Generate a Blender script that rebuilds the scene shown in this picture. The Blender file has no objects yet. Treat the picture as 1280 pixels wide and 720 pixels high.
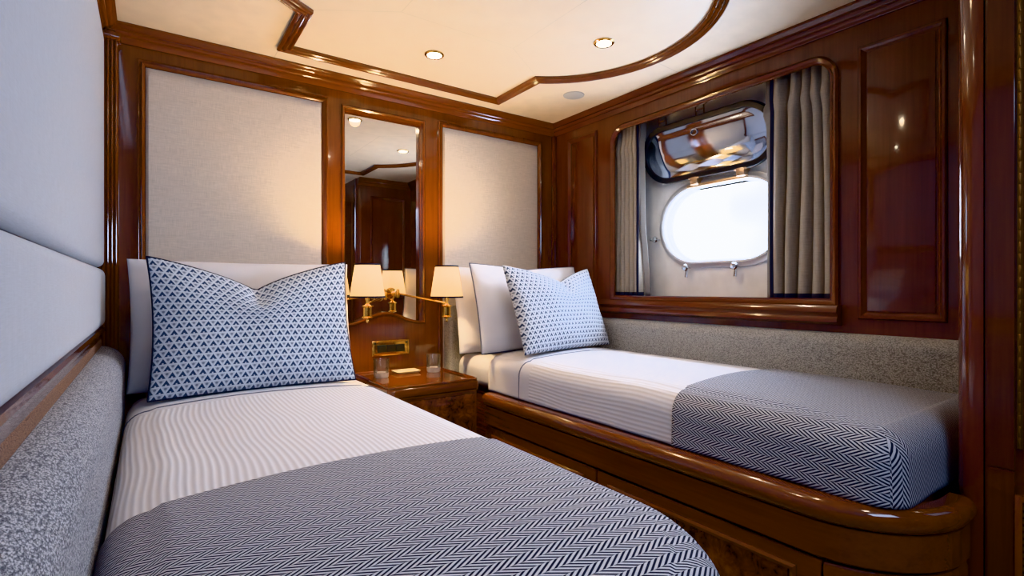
import bpy, bmesh, math, random
from mathutils import Vector, Matrix, noise
random.seed(4)
PI = math.pi
C = bpy.context.scene.collection
ZC = 1.05                      # camera height
XL, XR, YB, ZT = -0.158, 2.082, 2.5, 2.055   # room: left, right, back, ceiling

# ------------------------------------------------------------------ materials
def newmat(name):
    m = bpy.data.materials.new(name); m.use_nodes = True
    nt = m.node_tree; nt.nodes.clear()
    out = nt.nodes.new('ShaderNodeOutputMaterial')
    b = nt.nodes.new('ShaderNodeBsdfPrincipled')
    nt.links.new(b.outputs[0], out.inputs[0])
    return m, nt, b, out
def N(nt, t, **kw):
    n = nt.nodes.new('ShaderNode' + t)
    for k, v in kw.items():
        if k in n.inputs: n.inputs[k].default_value = v
        else: setattr(n, k, v)
    return n
def L(nt, a, b): nt.links.new(a, b)
def math_(nt, op, a, b=None, c=None, clamp=False):
    n = nt.nodes.new('ShaderNodeMath'); n.operation = op; n.use_clamp = clamp
    for i, v in enumerate((a, b, c)):
        if v is None: continue
        if isinstance(v, (int, float)): n.inputs[i].default_value = v
        else: nt.links.new(v, n.inputs[i])
    return n.outputs[0]
def ramp(nt, fac, stops):
    r = nt.nodes.new('ShaderNodeValToRGB')
    while len(r.color_ramp.elements) < len(stops): r.color_ramp.elements.new(0.5)
    for e, (p, c) in zip(r.color_ramp.elements, stops):
        e.position = p; e.color = (*c, 1)
    nt.links.new(fac, r.inputs[0]); return r.outputs[0]
def coords(nt, scale=(1, 1, 1), kind='Object'):
    t = nt.nodes.new('ShaderNodeTexCoord'); mp = nt.nodes.new('ShaderNodeMapping')
    mp.inputs['Scale'].default_value = scale
    nt.links.new(t.outputs[kind], mp.inputs[0]); return mp.outputs[0]
def bump(nt, b, h, strength=0.3, dist=0.002):
    n = nt.nodes.new('ShaderNodeBump'); n.inputs['Strength'].default_value = strength
    n.inputs['Distance'].default_value = dist
    nt.links.new(h, n.inputs['Height']); nt.links.new(n.outputs[0], b.inputs['Normal'])

def wood(name, axis, c0, c1, c2, rough=0.12, coat=0.6):
    m, nt, b, _ = newmat(name)
    s = [26, 26, 26]; s['xyz'.index(axis)] = 1.6
    co = coords(nt, s)
    n1 = N(nt, 'TexNoise', Scale=1.0, Detail=7.0, Roughness=0.62, Distortion=0.35); L(nt, co, n1.inputs['Vector'])
    s2 = [150, 150, 150]; s2['xyz'.index(axis)] = 5
    n2 = N(nt, 'TexNoise', Scale=1.0, Detail=2.0); L(nt, coords(nt, s2), n2.inputs['Vector'])
    f = math_(nt, 'MULTIPLY_ADD', n2.outputs[0], 0.3, math_(nt, 'MULTIPLY', n1.outputs[0], 0.75))
    col = ramp(nt, f, [(0.3, c0), (0.52, c1), (0.75, c2)])
    L(nt, col, b.inputs['Base Color'])
    b.inputs['Roughness'].default_value = rough
    b.inputs['Coat Weight'].default_value = coat; b.inputs['Coat Roughness'].default_value = 0.04
    return m
W0, W1, W2 = (0.092, 0.0235, 0.0045), (0.135, 0.037, 0.007), (0.170, 0.050, 0.010)
wood_z = wood('mahogany_vertical', 'z', W0, W1, W2)
wood_x = wood('mahogany_along_x', 'x', W0, W1, W2)
wood_y = wood('mahogany_along_y', 'y', W0, W1, W2)
R0, R1, R2 = (0.070, 0.018, 0.009), (0.098, 0.026, 0.013), (0.118, 0.034, 0.018)
red_z = wood('red_mahogany_vertical', 'z', R0, R1, R2)
red_y = wood('red_mahogany_along_y', 'y', R0, R1, R2)
def burl_mat():
    m, nt, b, _ = newmat('burl_veneer')
    n0 = N(nt, 'TexNoise', Scale=9.0, Detail=4.0, Distortion=1.5); L(nt, coords(nt), n0.inputs['Vector'])
    n1 = N(nt, 'TexNoise', Scale=26.0, Detail=6.0, Distortion=2.5); L(nt, coords(nt), n1.inputs['Vector'])
    f = math_(nt, 'MULTIPLY_ADD', n0.outputs[0], 0.6, math_(nt, 'MULTIPLY', n1.outputs[0], 0.45))
    L(nt, ramp(nt, f, [(0.38, (0.03, 0.007, 0.002)), (0.55, (0.13, 0.037, 0.009)), (0.7, (0.26, 0.085, 0.02))]), b.inputs['Base Color'])
    b.inputs['Roughness'].default_value = 0.12; b.inputs['Coat Weight'].default_value = 0.6
    return m
burl = burl_mat()
berth_w = wood('berth_mahogany', 'y', (0.080, 0.020, 0.004), (0.118, 0.031, 0.006), (0.15, 0.042, 0.0085))
entry_w = wood('dark_mahogany', 'z', (0.045, 0.012, 0.0035), (0.072, 0.019, 0.0055), (0.095, 0.026, 0.0075))

def plain(name, col, rough=0.6, metal=0.0, **kw):
    m, nt, b, _ = newmat(name)
    n = N(nt, 'TexNoise', Scale=14.0, Detail=3.0); L(nt, coords(nt), n.inputs['Vector'])
    c = ramp(nt, n.outputs[0], [(0.3, tuple(v * 0.95 for v in col)), (0.7, tuple(min(1, v * 1.04) for v in col))])
    L(nt, c, b.inputs['Base Color'])
    b.inputs['Roughness'].default_value = rough; b.inputs['Metallic'].default_value = metal
    for k, v in kw.items(): b.inputs[k].default_value = v
    return m
ceiling_m = plain('ceiling_vinyl', (0.75, 0.625, 0.485), 0.5)
seam_m = plain('ceiling_seam', (0.60, 0.50, 0.385), 0.7)
speaker_m = plain('speaker_grey', (0.42, 0.40, 0.38), 0.6)
hull_m = plain('hull_liner_vinyl', (0.88, 0.86, 0.84), 0.6)
brass = plain('polished_brass', (0.86, 0.56, 0.20), 0.16, 1.0)
old_brass = plain('aged_brass', (0.13, 0.065, 0.02), 0.45, 0.7)
chrome_glare = plain('glare_paled_chrome', (0.80, 0.80, 0.82), 0.32, 0.6)  # porthole ring chrome, paled so its colour carries the window glare
chrome = plain('polished_steel', (0.72, 0.73, 0.76), 0.07, 1.0)
cover_m = plain('cover_steel', (0.56, 0.63, 0.76), 0.06, 1.0)  # blue tint put into the steel for reflected sky
bronze = plain('hinge_bronze', (0.72, 0.52, 0.34), 0.3, 0.9)
gasket = plain('black_rubber', (0.012, 0.014, 0.02), 0.35)
dark = plain('dark_insert', (0.03, 0.035, 0.03), 0.35)
navy = plain('navy_braid', (0.012, 0.016, 0.04), 0.8)
piping_m = plain('grey_piping', (0.13, 0.14, 0.19), 0.8)
void_m = plain('dark_gap', (0.01, 0.004, 0.002), 0.7)
ivory = plain('ivory_card', (0.75, 0.66, 0.45), 0.4)

def linen(name, col, amp=0.12, bs=0.2):
    m, nt, b, _ = newmat(name)
    a = N(nt, 'TexNoise', Scale=1.0, Detail=4.0); L(nt, coords(nt, (30, 30, 620)), a.inputs['Vector'])
    c = N(nt, 'TexNoise', Scale=1.0, Detail=4.0); L(nt, coords(nt, (560, 560, 24)), c.inputs['Vector'])
    f = math_(nt, 'MULTIPLY', math_(nt, 'ADD', a.outputs[0], c.outputs[0]), 0.5)
    L(nt, ramp(nt, f, [(0.34, tuple(v * (1 - 2.2 * amp) for v in col)), (0.62, tuple(min(1, v * (1 + amp)) for v in col))]), b.inputs['Base Color'])
    b.inputs['Roughness'].default_value = 0.85; b.inputs['Sheen Weight'].default_value = 0.15
    bump(nt, b, f, bs, 0.001); return m
panel_linen = linen('beige_linen', (0.60, 0.525, 0.455), 0.085)
curtain_m = linen('curtain_linen', (0.34, 0.30, 0.26), 0.08)
lining_m = linen('curtain_lining', (0.25, 0.235, 0.225), 0.05)
white_uph = linen('white_upholstery', (0.44, 0.47, 0.53), 0.045, 0.35)

def cotton(name, col):
    m, nt, b, _ = newmat(name)
    n = N(nt, 'TexNoise', Scale=7.0, Detail=4.0, Distortion=0.6); L(nt, coords(nt), n.inputs['Vector'])
    L(nt, ramp(nt, n.outputs[0], [(0.3, tuple(v * .97 for v in col)), (0.7, col)]), b.inputs['Base Color'])
    b.inputs['Roughness'].default_value = 0.8; b.inputs['Sheen Weight'].default_value = 0.2
    bump(nt, b, n.outputs[0], 0.35, 0.006); return m
white_cotton = cotton('white_cotton', (0.69, 0.68, 0.72))

def ribbed():
    m, nt, b, _ = newmat('ribbed_white_cotton')
    uv = N(nt, 'UVMap'); sx = N(nt, 'SeparateXYZ'); L(nt, uv.outputs[0], sx.inputs[0])
    nz = N(nt, 'TexNoise', Scale=2.2, Detail=1.0); L(nt, uv.outputs[0], nz.inputs['Vector'])
    u = math_(nt, 'MULTIPLY_ADD', nz.outputs[0], 0.05, sx.outputs[0])
    w = math_(nt, 'SINE', math_(nt, 'MULTIPLY', u, 2 * PI / 0.0145))
    # ribs only past the smooth cuff (v below the cuff line)
    on = math_(nt, 'LESS_THAN', sx.outputs[1], 0.0)
    w = math_(nt, 'MULTIPLY', w, on)
    f = math_(nt, 'MULTIPLY_ADD', w, 0.5, 0.5)
    L(nt, ramp(nt, f, [(0.0, (0.575, 0.555, 0.575)), (0.6, (0.64, 0.632, 0.67)), (1, (0.715, 0.715, 0.765))]), b.inputs['Base Color'])  # rib shading painted in: grooves darker, crests lighter
    b.inputs['Roughness'].default_value = 0.8; b.inputs['Sheen Weight'].default_value = 0.2
    bump(nt, b, f, 0.35, 0.0018); return m
ribs = ribbed()

def herring(name, band=0.0172, per=0.0140, slope=1.75):
    m, nt, b, _ = newmat(name)
    uv = N(nt, 'UVMap'); sx = N(nt, 'SeparateXYZ'); L(nt, uv.outputs[0], sx.inputs[0])
    pp = math_(nt, 'PINGPONG', sx.outputs[0], band)
    val = math_(nt, 'MULTIPLY_ADD', pp, slope, sx.outputs[1])
    alt = math_(nt, 'FRACT', math_(nt, 'MULTIPLY', sx.outputs[0], 0.5 / band))
    val = math_(nt, 'MULTIPLY_ADD', math_(nt, 'GREATER_THAN', alt, 0.5), per * 0.5, val)
    fr = math_(nt, 'FRACT', math_(nt, 'DIVIDE', val, per))
    tri = math_(nt, 'ABSOLUTE', math_(nt, 'SUBTRACT', fr, 0.5))          # 0..0.5
    fac = math_(nt, 'MULTIPLY_ADD', tri, 9.0, -1.6, clamp=True)
    n = N(nt, 'TexNoise', Scale=700.0, Detail=2.0); L(nt, uv.outputs[0], n.inputs['Vector'])
    mix = N(nt, 'Mix', data_type='RGBA'); L(nt, fac, mix.inputs[0])
    mix.inputs[6].default_value = (0.017, 0.019, 0.042, 1); mix.inputs[7].default_value = (0.58, 0.60, 0.68, 1)
    mul = N(nt, 'Mix', data_type='RGBA', blend_type='MULTIPLY'); mul.inputs[0].default_value = 0.5
    L(nt, mix.outputs[2], mul.inputs[6]); L(nt, ramp(nt, n.outputs[0], [(0.3, (0.6, 0.6, 0.6)), (0.65, (1, 1, 1))]), mul.inputs[7])
    L(nt, mul.outputs[2], b.inputs['Base Color'])
    b.inputs['Roughness'].default_value = 0.9; b.inputs['Specular IOR Level'].default_value = 0.2
    bump(nt, b, fac, 0.5, 0.002); return m
throw_m = herring('herringbone_wool')

def tri_pattern(name, w=0.0300, h=0.0240, pale=(0.57, 0.65, 0.76), deep=(0.028, 0.058, 0.140)):
    m, nt, b, _ = newmat(name)
    uv = N(nt, 'UVMap'); sx = N(nt, 'SeparateXYZ'); L(nt, uv.outputs[0], sx.inputs[0])
    a = math_(nt, 'DIVIDE', sx.outputs[1], h)
    bb = math_(nt, 'SUBTRACT', math_(nt, 'DIVIDE', sx.outputs[0], w), math_(nt, 'MULTIPLY', a, 0.5))
    fa = math_(nt, 'FRACT', a); fb = math_(nt, 'FRACT', bb)
    sm = math_(nt, 'ADD', fa, fb)
    # barycentric distances of the upright triangle
    d3 = math_(nt, 'SUBTRACT', 1.0, sm)
    dmin = math_(nt, 'MINIMUM', math_(nt, 'MINIMUM', fa, fb), d3)
    up = math_(nt, 'MULTIPLY_ADD', dmin, 16.0, -0.6, clamp=True)        # inside the upright triangle
    # pale notch at the foot of each upright triangle
    cx = math_(nt, 'ABSOLUTE', math_(nt, 'SUBTRACT', fb, d3))
    notch = math_(nt, 'MULTIPLY', math_(nt, 'LESS_THAN', fa, 0.26), math_(nt, 'LESS_THAN', cx, 0.17))
    up = math_(nt, 'MULTIPLY', up, math_(nt, 'SUBTRACT', 1.0, math_(nt, 'MULTIPLY', notch, 0.85)))
    # small dot in the inverted triangle
    ga = math_(nt, 'SUBTRACT', fa, 0.66); gb = math_(nt, 'SUBTRACT', fb, 0.66)
    rr = math_(nt, 'ADD', math_(nt, 'MULTIPLY', ga, ga), math_(nt, 'ADD', math_(nt, 'MULTIPLY', gb, gb), math_(nt, 'MULTIPLY', ga, gb)))
    dot = math_(nt, 'MULTIPLY', math_(nt, 'LESS_THAN', rr, 0.02), 0.7)
    ddn = math_(nt, 'MINIMUM', math_(nt, 'MINIMUM', math_(nt, 'SUBTRACT', 1.0, fa), math_(nt, 'SUBTRACT', 1.0, fb)), math_(nt, 'SUBTRACT', sm, 1.0))
    down = math_(nt, 'MULTIPLY', math_(nt, 'MULTIPLY_ADD', ddn, 14.0, -1.2, clamp=True), 0.26)
    fac = math_(nt, 'MAXIMUM', math_(nt, 'MAXIMUM', up, dot), down)
    mix = N(nt, 'Mix', data_type='RGBA'); L(nt, fac, mix.inputs[0])
    mix.inputs[6].default_value = (*pale, 1); mix.inputs[7].default_value = (*deep, 1)
    L(nt, mix.outputs[2], b.inputs['Base Color'])
    b.inputs['Roughness'].default_value = 0.85; b.inputs['Sheen Weight'].default_value = 0.2
    bump(nt, b, fac, 0.3, 0.001); return m
cushion_m = tri_pattern('blue_triangle_print')
cushion_s = tri_pattern('blue_triangle_print_fine', 0.0265, 0.0215, (0.60, 0.64, 0.71), (0.035, 0.055, 0.115))

def tweed(name, c_dark, c_mid, c_light, s=1.0):
    m, nt, b, _ = newmat(name)
    co = coords(nt, (230 * s, 120 * s, 230 * s))
    v = N(nt, 'TexVoronoi', Scale=1.0); L(nt, co, v.inputs['Vector'])
    n = N(nt, 'TexNoise', Scale=2.1, Detail=3.0); L(nt, co, n.inputs['Vector'])
    f = math_(nt, 'MULTIPLY_ADD', v.outputs['Distance'], -0.5, math_(nt, 'ADD', n.outputs[0], 0.22))
    L(nt, ramp(nt, f, [(0.28, c_dark), (0.47, c_mid), (0.62, c_light)]), b.inputs['Base Color'])
    b.inputs['Roughness'].default_value = 0.95; b.inputs['Sheen Weight'].default_value = 0.2
    bump(nt, b, f, 0.7, 0.003); return m
tweed_grey = tweed('grey_tweed', (0.06, 0.065, 0.09), (0.23, 0.24, 0.275), (0.55, 0.56, 0.62), 1.45)
tweed_grey2 = tweed('warm_grey_tweed', (0.17, 0.17, 0.172), (0.32, 0.318, 0.31), (0.53, 0.525, 0.515), 1.7)
tweed_brown = tweed('brown_weave', (0.10, 0.045, 0.02), (0.20, 0.095, 0.05), (0.30, 0.16, 0.09), 2.0)
carpet = tweed('beige_carpet', (0.2, 0.17, 0.13), (0.36, 0.31, 0.25), (0.45, 0.4, 0.33), 1.0)

def mirror_mat():
    m, nt, b, _ = newmat('mirror_silver')
    b.inputs['Base Color'].default_value = (0.86, 0.84, 0.80, 1); b.inputs['Metallic'].default_value = 1; b.inputs['Roughness'].default_value = 0.0
    return m
mirror_m = mirror_mat()
def glass_mat(name, rough=0.0):
    m, nt, b, out = newmat(name)
    b.inputs['Base Color'].default_value = (1, 1, 1, 1); b.inputs['Transmission Weight'].default_value = 1
    b.inputs['Roughness'].default_value = rough; b.inputs['IOR'].default_value = 1.46
    return m
def tumbler_mat(name, body, k):
    m, nt, b, out = newmat(name)
    tr = N(nt, 'BsdfTransparent'); tr.inputs[0].default_value = (.97, .97, .97, 1)
    gl = N(nt, 'BsdfGlossy', Roughness=0.03); df = N(nt, 'BsdfTranslucent'); df.inputs[0].default_value = (.9, .88, .86, 1)
    d2 = N(nt, 'BsdfDiffuse'); d2.inputs[0].default_value = (.9, .88, .86, 1)
    ad = N(nt, 'MixShader', Fac=.5); L(nt, df.outputs[0], ad.inputs[1]); L(nt, d2.outputs[0], ad.inputs[2])
    m1 = N(nt, 'MixShader', Fac=body); L(nt, tr.outputs[0], m1.inputs[1]); L(nt, ad.outputs[0], m1.inputs[2])
    lw = N(nt, 'LayerWeight', Blend=k); f = math_(nt, 'MULTIPLY_ADD', lw.outputs['Fresnel'], .75, .015, clamp=True)
    m2 = N(nt, 'MixShader'); L(nt, f, m2.inputs[0]); L(nt, m1.outputs[0], m2.inputs[1]); L(nt, gl.outputs[0], m2.inputs[2])
    L(nt, m2.outputs[0], out.inputs[0]); return m
glass = tumbler_mat('tumbler_glass', .07, .32)
glass_foot = tumbler_mat('tumbler_cut_foot', .95, .3)
def pane_mat():
    m, nt, b, out = newmat('porthole_glass')
    tr = N(nt, 'BsdfTransparent'); gl = N(nt, 'BsdfGlossy', Roughness=0.02)
    tr.inputs[0].default_value = (0.97, 0.98, 1, 1)
    mx = N(nt, 'MixShader', Fac=0.06); L(nt, tr.outputs[0], mx.inputs[1]); L(nt, gl.outputs[0], mx.inputs[2])
    L(nt, mx.outputs[0], out.inputs[0]); return m
pane_m = pane_mat()
def shade_mat():
    m, nt, b, out = newmat('lamp_shade_fabric')
    d = N(nt, 'BsdfDiffuse'); d.inputs[0].default_value = (0.85, 0.76, 0.60, 1)
    t = N(nt, 'BsdfTranslucent'); t.inputs[0].default_value = (0.98, 0.86, 0.58, 1)
    mx = N(nt, 'MixShader', Fac=0.7); L(nt, d.outputs[0], mx.inputs[1]); L(nt, t.outputs[0], mx.inputs[2])
    e = N(nt, 'Emission', Strength=0.35); e.inputs[0].default_value = (1, .74, .38, 1)
    ad = N(nt, 'AddShader'); L(nt, mx.outputs[0], ad.inputs[0]); L(nt, e.outputs[0], ad.inputs[1])
    L(nt, ad.outputs[0], out.inputs[0]); return m
shade_m = shade_mat()
def emit(name, col, s):
    m, nt, b, out = newmat(name)
    e = N(nt, 'Emission', Strength=s); e.inputs[0].default_value = (*col, 1)
    L(nt, e.outputs[0], out.inputs[0]); return m
lens_m = emit('lit_lens', (1, 0.86, 0.62), 60)
bulb_m = emit('lit_bulb', (1, 0.72, 0.38), 12)

# ------------------------------------------------------------------ mesh helpers
def finish(name, bm, mat, parent=None, smooth=True, angle=40, root=None):
    """link bm as ONE mesh object; shapes are built in place, then moved into the thing's own frame"""
    me = bpy.data.meshes.new(name)
    if parent is not None:
        r = parent
        while r.parent is not None: r = r.parent
        bmesh.ops.translate(bm, verts=bm.verts, vec=-Vector(r.location))
    bmesh.ops.recalc_face_normals(bm, faces=bm.faces)
    bm.to_mesh(me); bm.free()
    for p in me.polygons: p.use_smooth = smooth
    if smooth and angle: me.set_sharp_from_angle(angle=math.radians(angle))
    o = bpy.data.objects.new(name, me); C.objects.link(o)
    for m in (mat if isinstance(mat, (list, tuple)) else [mat]): me.materials.append(m)
    if parent is not None: o.parent = parent
    return o
def thing(name, label, cat, loc, group=None):
    o = bpy.data.objects.new(name, None); C.objects.link(o)
    o.location = loc; o.empty_display_size = 0.05
    return tag(o, label, cat, group)
def tag(o, label, cat, group=None):
    o['label'] = label; o['category'] = cat
    if group: o['group'] = group
    return o
def struct(o): o['kind'] = 'structure'; return o

def box(bm, x0, x1, y0, y1, z0, z1, bev=0.0, seg=2):
    vs = [bm.verts.new((x, y, z)) for x in (x0, x1) for y in (y0, y1) for z in (z0, z1)]
    q = [(0, 1, 3, 2), (4, 6, 7, 5), (0, 4, 5, 1), (2, 3, 7, 6), (0, 2, 6, 4), (1, 5, 7, 3)]
    fs = [bm.faces.new([vs[i] for i in f]) for f in q]
    if bev > 0:
        es = list({e for f in fs for e in f.edges})
        bmesh.ops.bevel(bm, geom=es, offset=bev, segments=seg, profile=0.5, affect='EDGES')
    return bm
def nb(): return bmesh.new()
def lathe(bm, prof, center, axis='z', seg=32, close=False):
    cx, cy, cz = center; rings = []
    for r, h in prof:
        ring = []
        for k in range(seg):
            a = 2 * PI * k / seg; c, s = r * math.cos(a), r * math.sin(a)
            p = {'z': (cx + c, cy + s, cz + h), 'y': (cx + c, cy + h, cz + s), 'x': (cx + h, cy + c, cz + s)}[axis]
            ring.append(bm.verts.new(p))
        rings.append(ring)
    for a, b in zip(rings, rings[1:]):
        for k in range(seg):
            bm.faces.new((a[k], a[(k + 1) % seg], b[(k + 1) % seg], b[k]))
    if close:
        for k in range(seg):
            a, b = rings[-1], rings[0]
            bm.faces.new((a[k], a[(k + 1) % seg], b[(k + 1) % seg], b[k]))
    else:
        for r in (rings[0], rings[-1]): bm.faces.new(r)
    return bm
def tube(bm, pts, r, seg=10, closed=False):
    pts = [Vector(p) for p in pts]; n = len(pts); rings = []
    ref = None
    for i, p in enumerate(pts):
        a = pts[(i - 1) % n] if (closed or i > 0) else p
        b = pts[(i + 1) % n] if (closed or i < n - 1) else p
        t = (b - a).normalized()
        if ref is None: ref = Vector((0, 0, 1)) if abs(t.z) < 0.9 else Vector((1, 0, 0))
        u = (ref - t * ref.dot(t)).normalized(); v = t.cross(u); ref = u
        rr = r[i] if isinstance(r, (list, tuple)) else r
        rings.append([bm.verts.new(p + (u * math.cos(2 * PI * k / seg) + v * math.sin(2 * PI * k / seg)) * rr) for k in range(seg)])
    m = n if closed else n - 1
    for i in range(m):
        a, b = rings[i], rings[(i + 1) % n]
        for k in range(seg): bm.faces.new((a[k], a[(k + 1) % seg], b[(k + 1) % seg], b[k]))
    if not closed: bm.faces.new(rings[0]); bm.faces.new(rings[-1])
    return bm
def sweep(bm, path, prof, to3, closed=False, capped=True):
    """profile (n, h) swept along a planar 2-D path with mitred corners; to3(a, b, h) gives the point"""
    n = len(path); P = [Vector(p) for p in path]; rings = []
    for i in range(n):
        d1 = (P[i] - P[i - 1]).normalized() if (closed or i > 0) else None
        d2 = (P[(i + 1) % n] - P[i]).normalized() if (closed or i < n - 1) else None
        if d1 is None: d1 = d2
        if d2 is None: d2 = d1
        n1, n2 = Vector((-d1.y, d1.x)), Vector((-d2.y, d2.x))
        mm = (n1 + n2); mm = mm / max(0.3, mm.dot(n1)) if mm.length > 1e-6 else n1
        rings.append([bm.verts.new(to3(P[i].x + mm.x * w, P[i].y + mm.y * w, h)) for w, h in prof])
    m = n if closed else n - 1; k = len(prof)
    for i in range(m):
        a, b = rings[i], rings[(i + 1) % n]
        for j in range(k): bm.faces.new((a[j], a[(j + 1) % k], b[(j + 1) % k], b[j]))
    if not closed and capped: bm.faces.new(rings[0]); bm.faces.new(rings[-1])
    return bm
XY = lambda a, b, h: (a, b, ZT - h)          # ceiling plane, h hangs down
def on_back(y): return lambda a, b, h: (a, y - h, b)      # a=x b=z, h into the room
def on_right(x): return lambda a, b, h: (x - h, a, b)     # a=y b=z
def molding(w, t, steps=3):
    """stepped / reeded moulding profile centred on the path, width w, thickness t"""
    p = [(-w / 2, 0)]
    for k in range(steps):
        a0 = -w / 2 + w * k / steps; a1 = -w / 2 + w * (k + 1) / steps
        for j in range(5):
            a = a0 + (a1 - a0) * j / 4
            p.append((a, t * (0.62 + 0.38 * math.sin(PI * j / 4)) * (0.75 + 0.25 * math.sin(PI * (k + .5) / steps))))
    p.append((w / 2, 0)); return p
def fill_holes(bm, loops, to3, h0, h1):
    """plate with holes: outer loop then hole loops, given thickness h0..h1"""
    fronts = []
    es = []
    lv = []
    for lp in loops:
        vs = [bm.verts.new(to3(a, b, h0)) for a, b in lp]; lv.append(vs)
        es += [bm.edges.new((vs[i], vs[(i + 1) % len(vs)])) for i in range(len(vs))]
    bmesh.ops.triangle_fill(bm, use_beauty=True, use_dissolve=False, edges=es)
    if h1 != h0:
        d = Vector(to3(0, 0, h1)) - Vector(to3(0, 0, h0))
        faces = list(bm.faces)
        bv = {}
        for vs in lv:
            for v in vs: bv[v] = bm.verts.new(v.co + d)
        for f in faces: bm.faces.new([bv[v] for v in reversed(f.verts)])
        for vs in lv:
            for i in range(len(vs)):
                a, b = vs[i], vs[(i + 1) % len(vs)]
                bm.faces.new((a, b, bv[b], bv[a]))
    return bm
def rrect(x0, x1, y0, y1, r, seg=8):
    """rounded rectangle, r = one radius or (bl, br, tr, tl)"""
    if not isinstance(r, (tuple, list)): r = (r,) * 4
    out = []
    for (cx, cy, sx, sy, a0), rr in zip(((x0, y0, 1, 1, PI), (x1, y0, -1, 1, 1.5 * PI), (x1, y1, -1, -1, 0), (x0, y1, 1, -1, .5 * PI)), r):
        if rr <= 1e-6: out.append((cx, cy)); continue
        for k in range(seg + 1):
            a = a0 + k / seg * PI / 2
            out.append((cx + sx * rr + rr * math.cos(a), cy + sy * rr + rr * math.sin(a)))
    return out
def grid(bm, nu, nv, fn, uvfn=None):
    uvl = bm.loops.layers.uv.verify() if uvfn else None
    V = [[bm.verts.new(fn(i / nu, j / nv)) for j in range(nv + 1)] for i in range(nu + 1)]
    for i in range(nu):
        for j in range(nv):
            f = bm.faces.new((V[i][j], V[i + 1][j], V[i + 1][j + 1], V[i][j + 1]))
            if uvfn:
                for l, (a, b) in zip(f.loops, ((i, j), (i + 1, j), (i + 1, j + 1), (i, j + 1))):
                    l[uvl].uv = uvfn(a / nu, b / nv)
    return V
def smooth(a, b, x):
    t = max(0, min(1, (x - a) / (b - a))); return t * t * (3 - 2 * t)

# ------------------------------------------------------------------ ROOM SHELL
YF = -0.95
bm = nb(); box(bm, XL - .1, XR + .3, YF - .1, YB + .1, -0.06, 0.0)
struct(finish('floor', bm, carpet, smooth=False))
bm = nb(); box(bm, XL - .1, XR + .35, YF - .1, YB + .25, ZT, ZT + .08)
struct(finish('ceiling', bm, ceiling_m, smooth=False))
# back wall: mahogany with the mirror niche cut out
MX0, MX1, MZ1 = 0.761, 1.189, 1.926
def arch(x):                                  # lower edge of the mirror opening
    t = (x - MX0) / (MX1 - MX0)
    return 0.868 + 0.052 * smooth(0.05, 0.5, t if t < .5 else 1 - t)
niche = [(MX0, MZ1)] + [(MX0 + (MX1 - MX0) * k / 20, arch(MX0 + (MX1 - MX0) * k / 20)) for k in range(21)] + [(MX1, MZ1)]
bm = nb(); fill_holes(bm, [[(XL - .1, 0), (XR + .1, 0), (XR + .1, ZT), (XL - .1, ZT)], niche], on_back(YB), 0, -0.05)
struct(finish('wall_back', bm, wood_z, smooth=False))
bm = nb(); box(bm, XL - .06, XL, YF, YB, 0, ZT)
struct(finish('wall_left', bm, wood_y, smooth=False))
bm = nb(); box(bm, XL - .06, XR + .1, YF - .06, YF, 0, ZT)
struct(finish('wall_front', bm, red_z, smooth=False))
# right wall: red mahogany with round-cornered window opening
WY0, WY1, WZ0, WZ1 = 0.868, 2.007, 0.985, 1.925
win = rrect(WY0, WY1, WZ0, WZ1, (0.0, 0.0, 0.09, 0.09), 10)
bm = nb(); fill_holes(bm, [[(YF, 0), (YB + .05, 0), (YB + .05, ZT), (YF, ZT)], win], on_right(XR), 0, -0.02)
struct(finish('wall_right', bm, red_z, smooth=False))
# hull lining behind the window opening, with the porthole cut out
PY, PZ, PHL, PR = 1.483, 1.372, 0.318, 0.183
def stadium(yc, zc, hl, r, seg=16):
    out = []
    for k in range(seg + 1):
        a = -PI / 2 + PI * k / seg; out.append((yc + hl - r + r * math.cos(a), zc + r * math.sin(a)))
    for k in range(seg + 1):
        a = PI / 2 + PI * k / seg; out.append((yc - hl + r + r * math.cos(a), zc + r * math.sin(a)))
    return out
XH = 2.285
bm = nb(); fill_holes(bm, [[(WY0 - .1, WZ0 - .1), (WY1 + .12, WZ0 - .1), (WY1 + .12, ZT), (WY0 - .1, ZT)], stadium(PY, PZ, PHL, PR)], on_right(XH), 0, -0.05)
struct(finish('wall_hull', bm, hull_m, smooth=False))
bm = nb()
box(bm, XR + .02, XH, WY0 - .1, WY0 - .08, WZ0 - .02, ZT); box(bm, XR + .02, XH, WY1 + .10, WY1 + .12, WZ0 - .02, ZT)
struct(finish('trim_1', bm, hull_m, smooth=False))           # reveal cheeks
bm = nb(); box(bm, XR + .021, XH, WY0 - .08, WY1 + .10, WZ0 - .02, WZ0 + .004)
struct(finish('trim_2', bm, red_y, smooth=False))            # reveal floor
bm = nb()
sweep(bm, rrect(WY0, WY1, WZ0, WZ1, (0, 0, .09, .09), 10), [(-.004, 0), (-.004, .012), (.004, .018), (.012, .014), (.02, .007), (.026, .007), (.026, 0)], lambda a, b, h: (XR - h, a, b), closed=True)
struct(finish('trim_3', bm, red_y))                          # bead round the window opening
bm = nb(); prof = [(0, 0), (0, .035), (.012, .045), (.026, .047), (.036, .038), (.042, .036), (.05, .042), (.062, .042), (.07, .03), (.076, .012), (.076, 0)]
vsa = []
for y in (WY0 - .012, WY1 + .05):
    vsa.append([bm.verts.new((XR - d, y, WZ0 + .002 - z)) for z, d in prof])
for j in range(len(prof)):
    k = (j + 1) % len(prof); bm.faces.new((vsa[0][j], vsa[0][k], vsa[1][k], vsa[1][j]))
bm.faces.new(vsa[0]); bm.faces.new(vsa[1])
struct(finish('trim_4', bm, red_y))                          # window sill ledge

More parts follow.
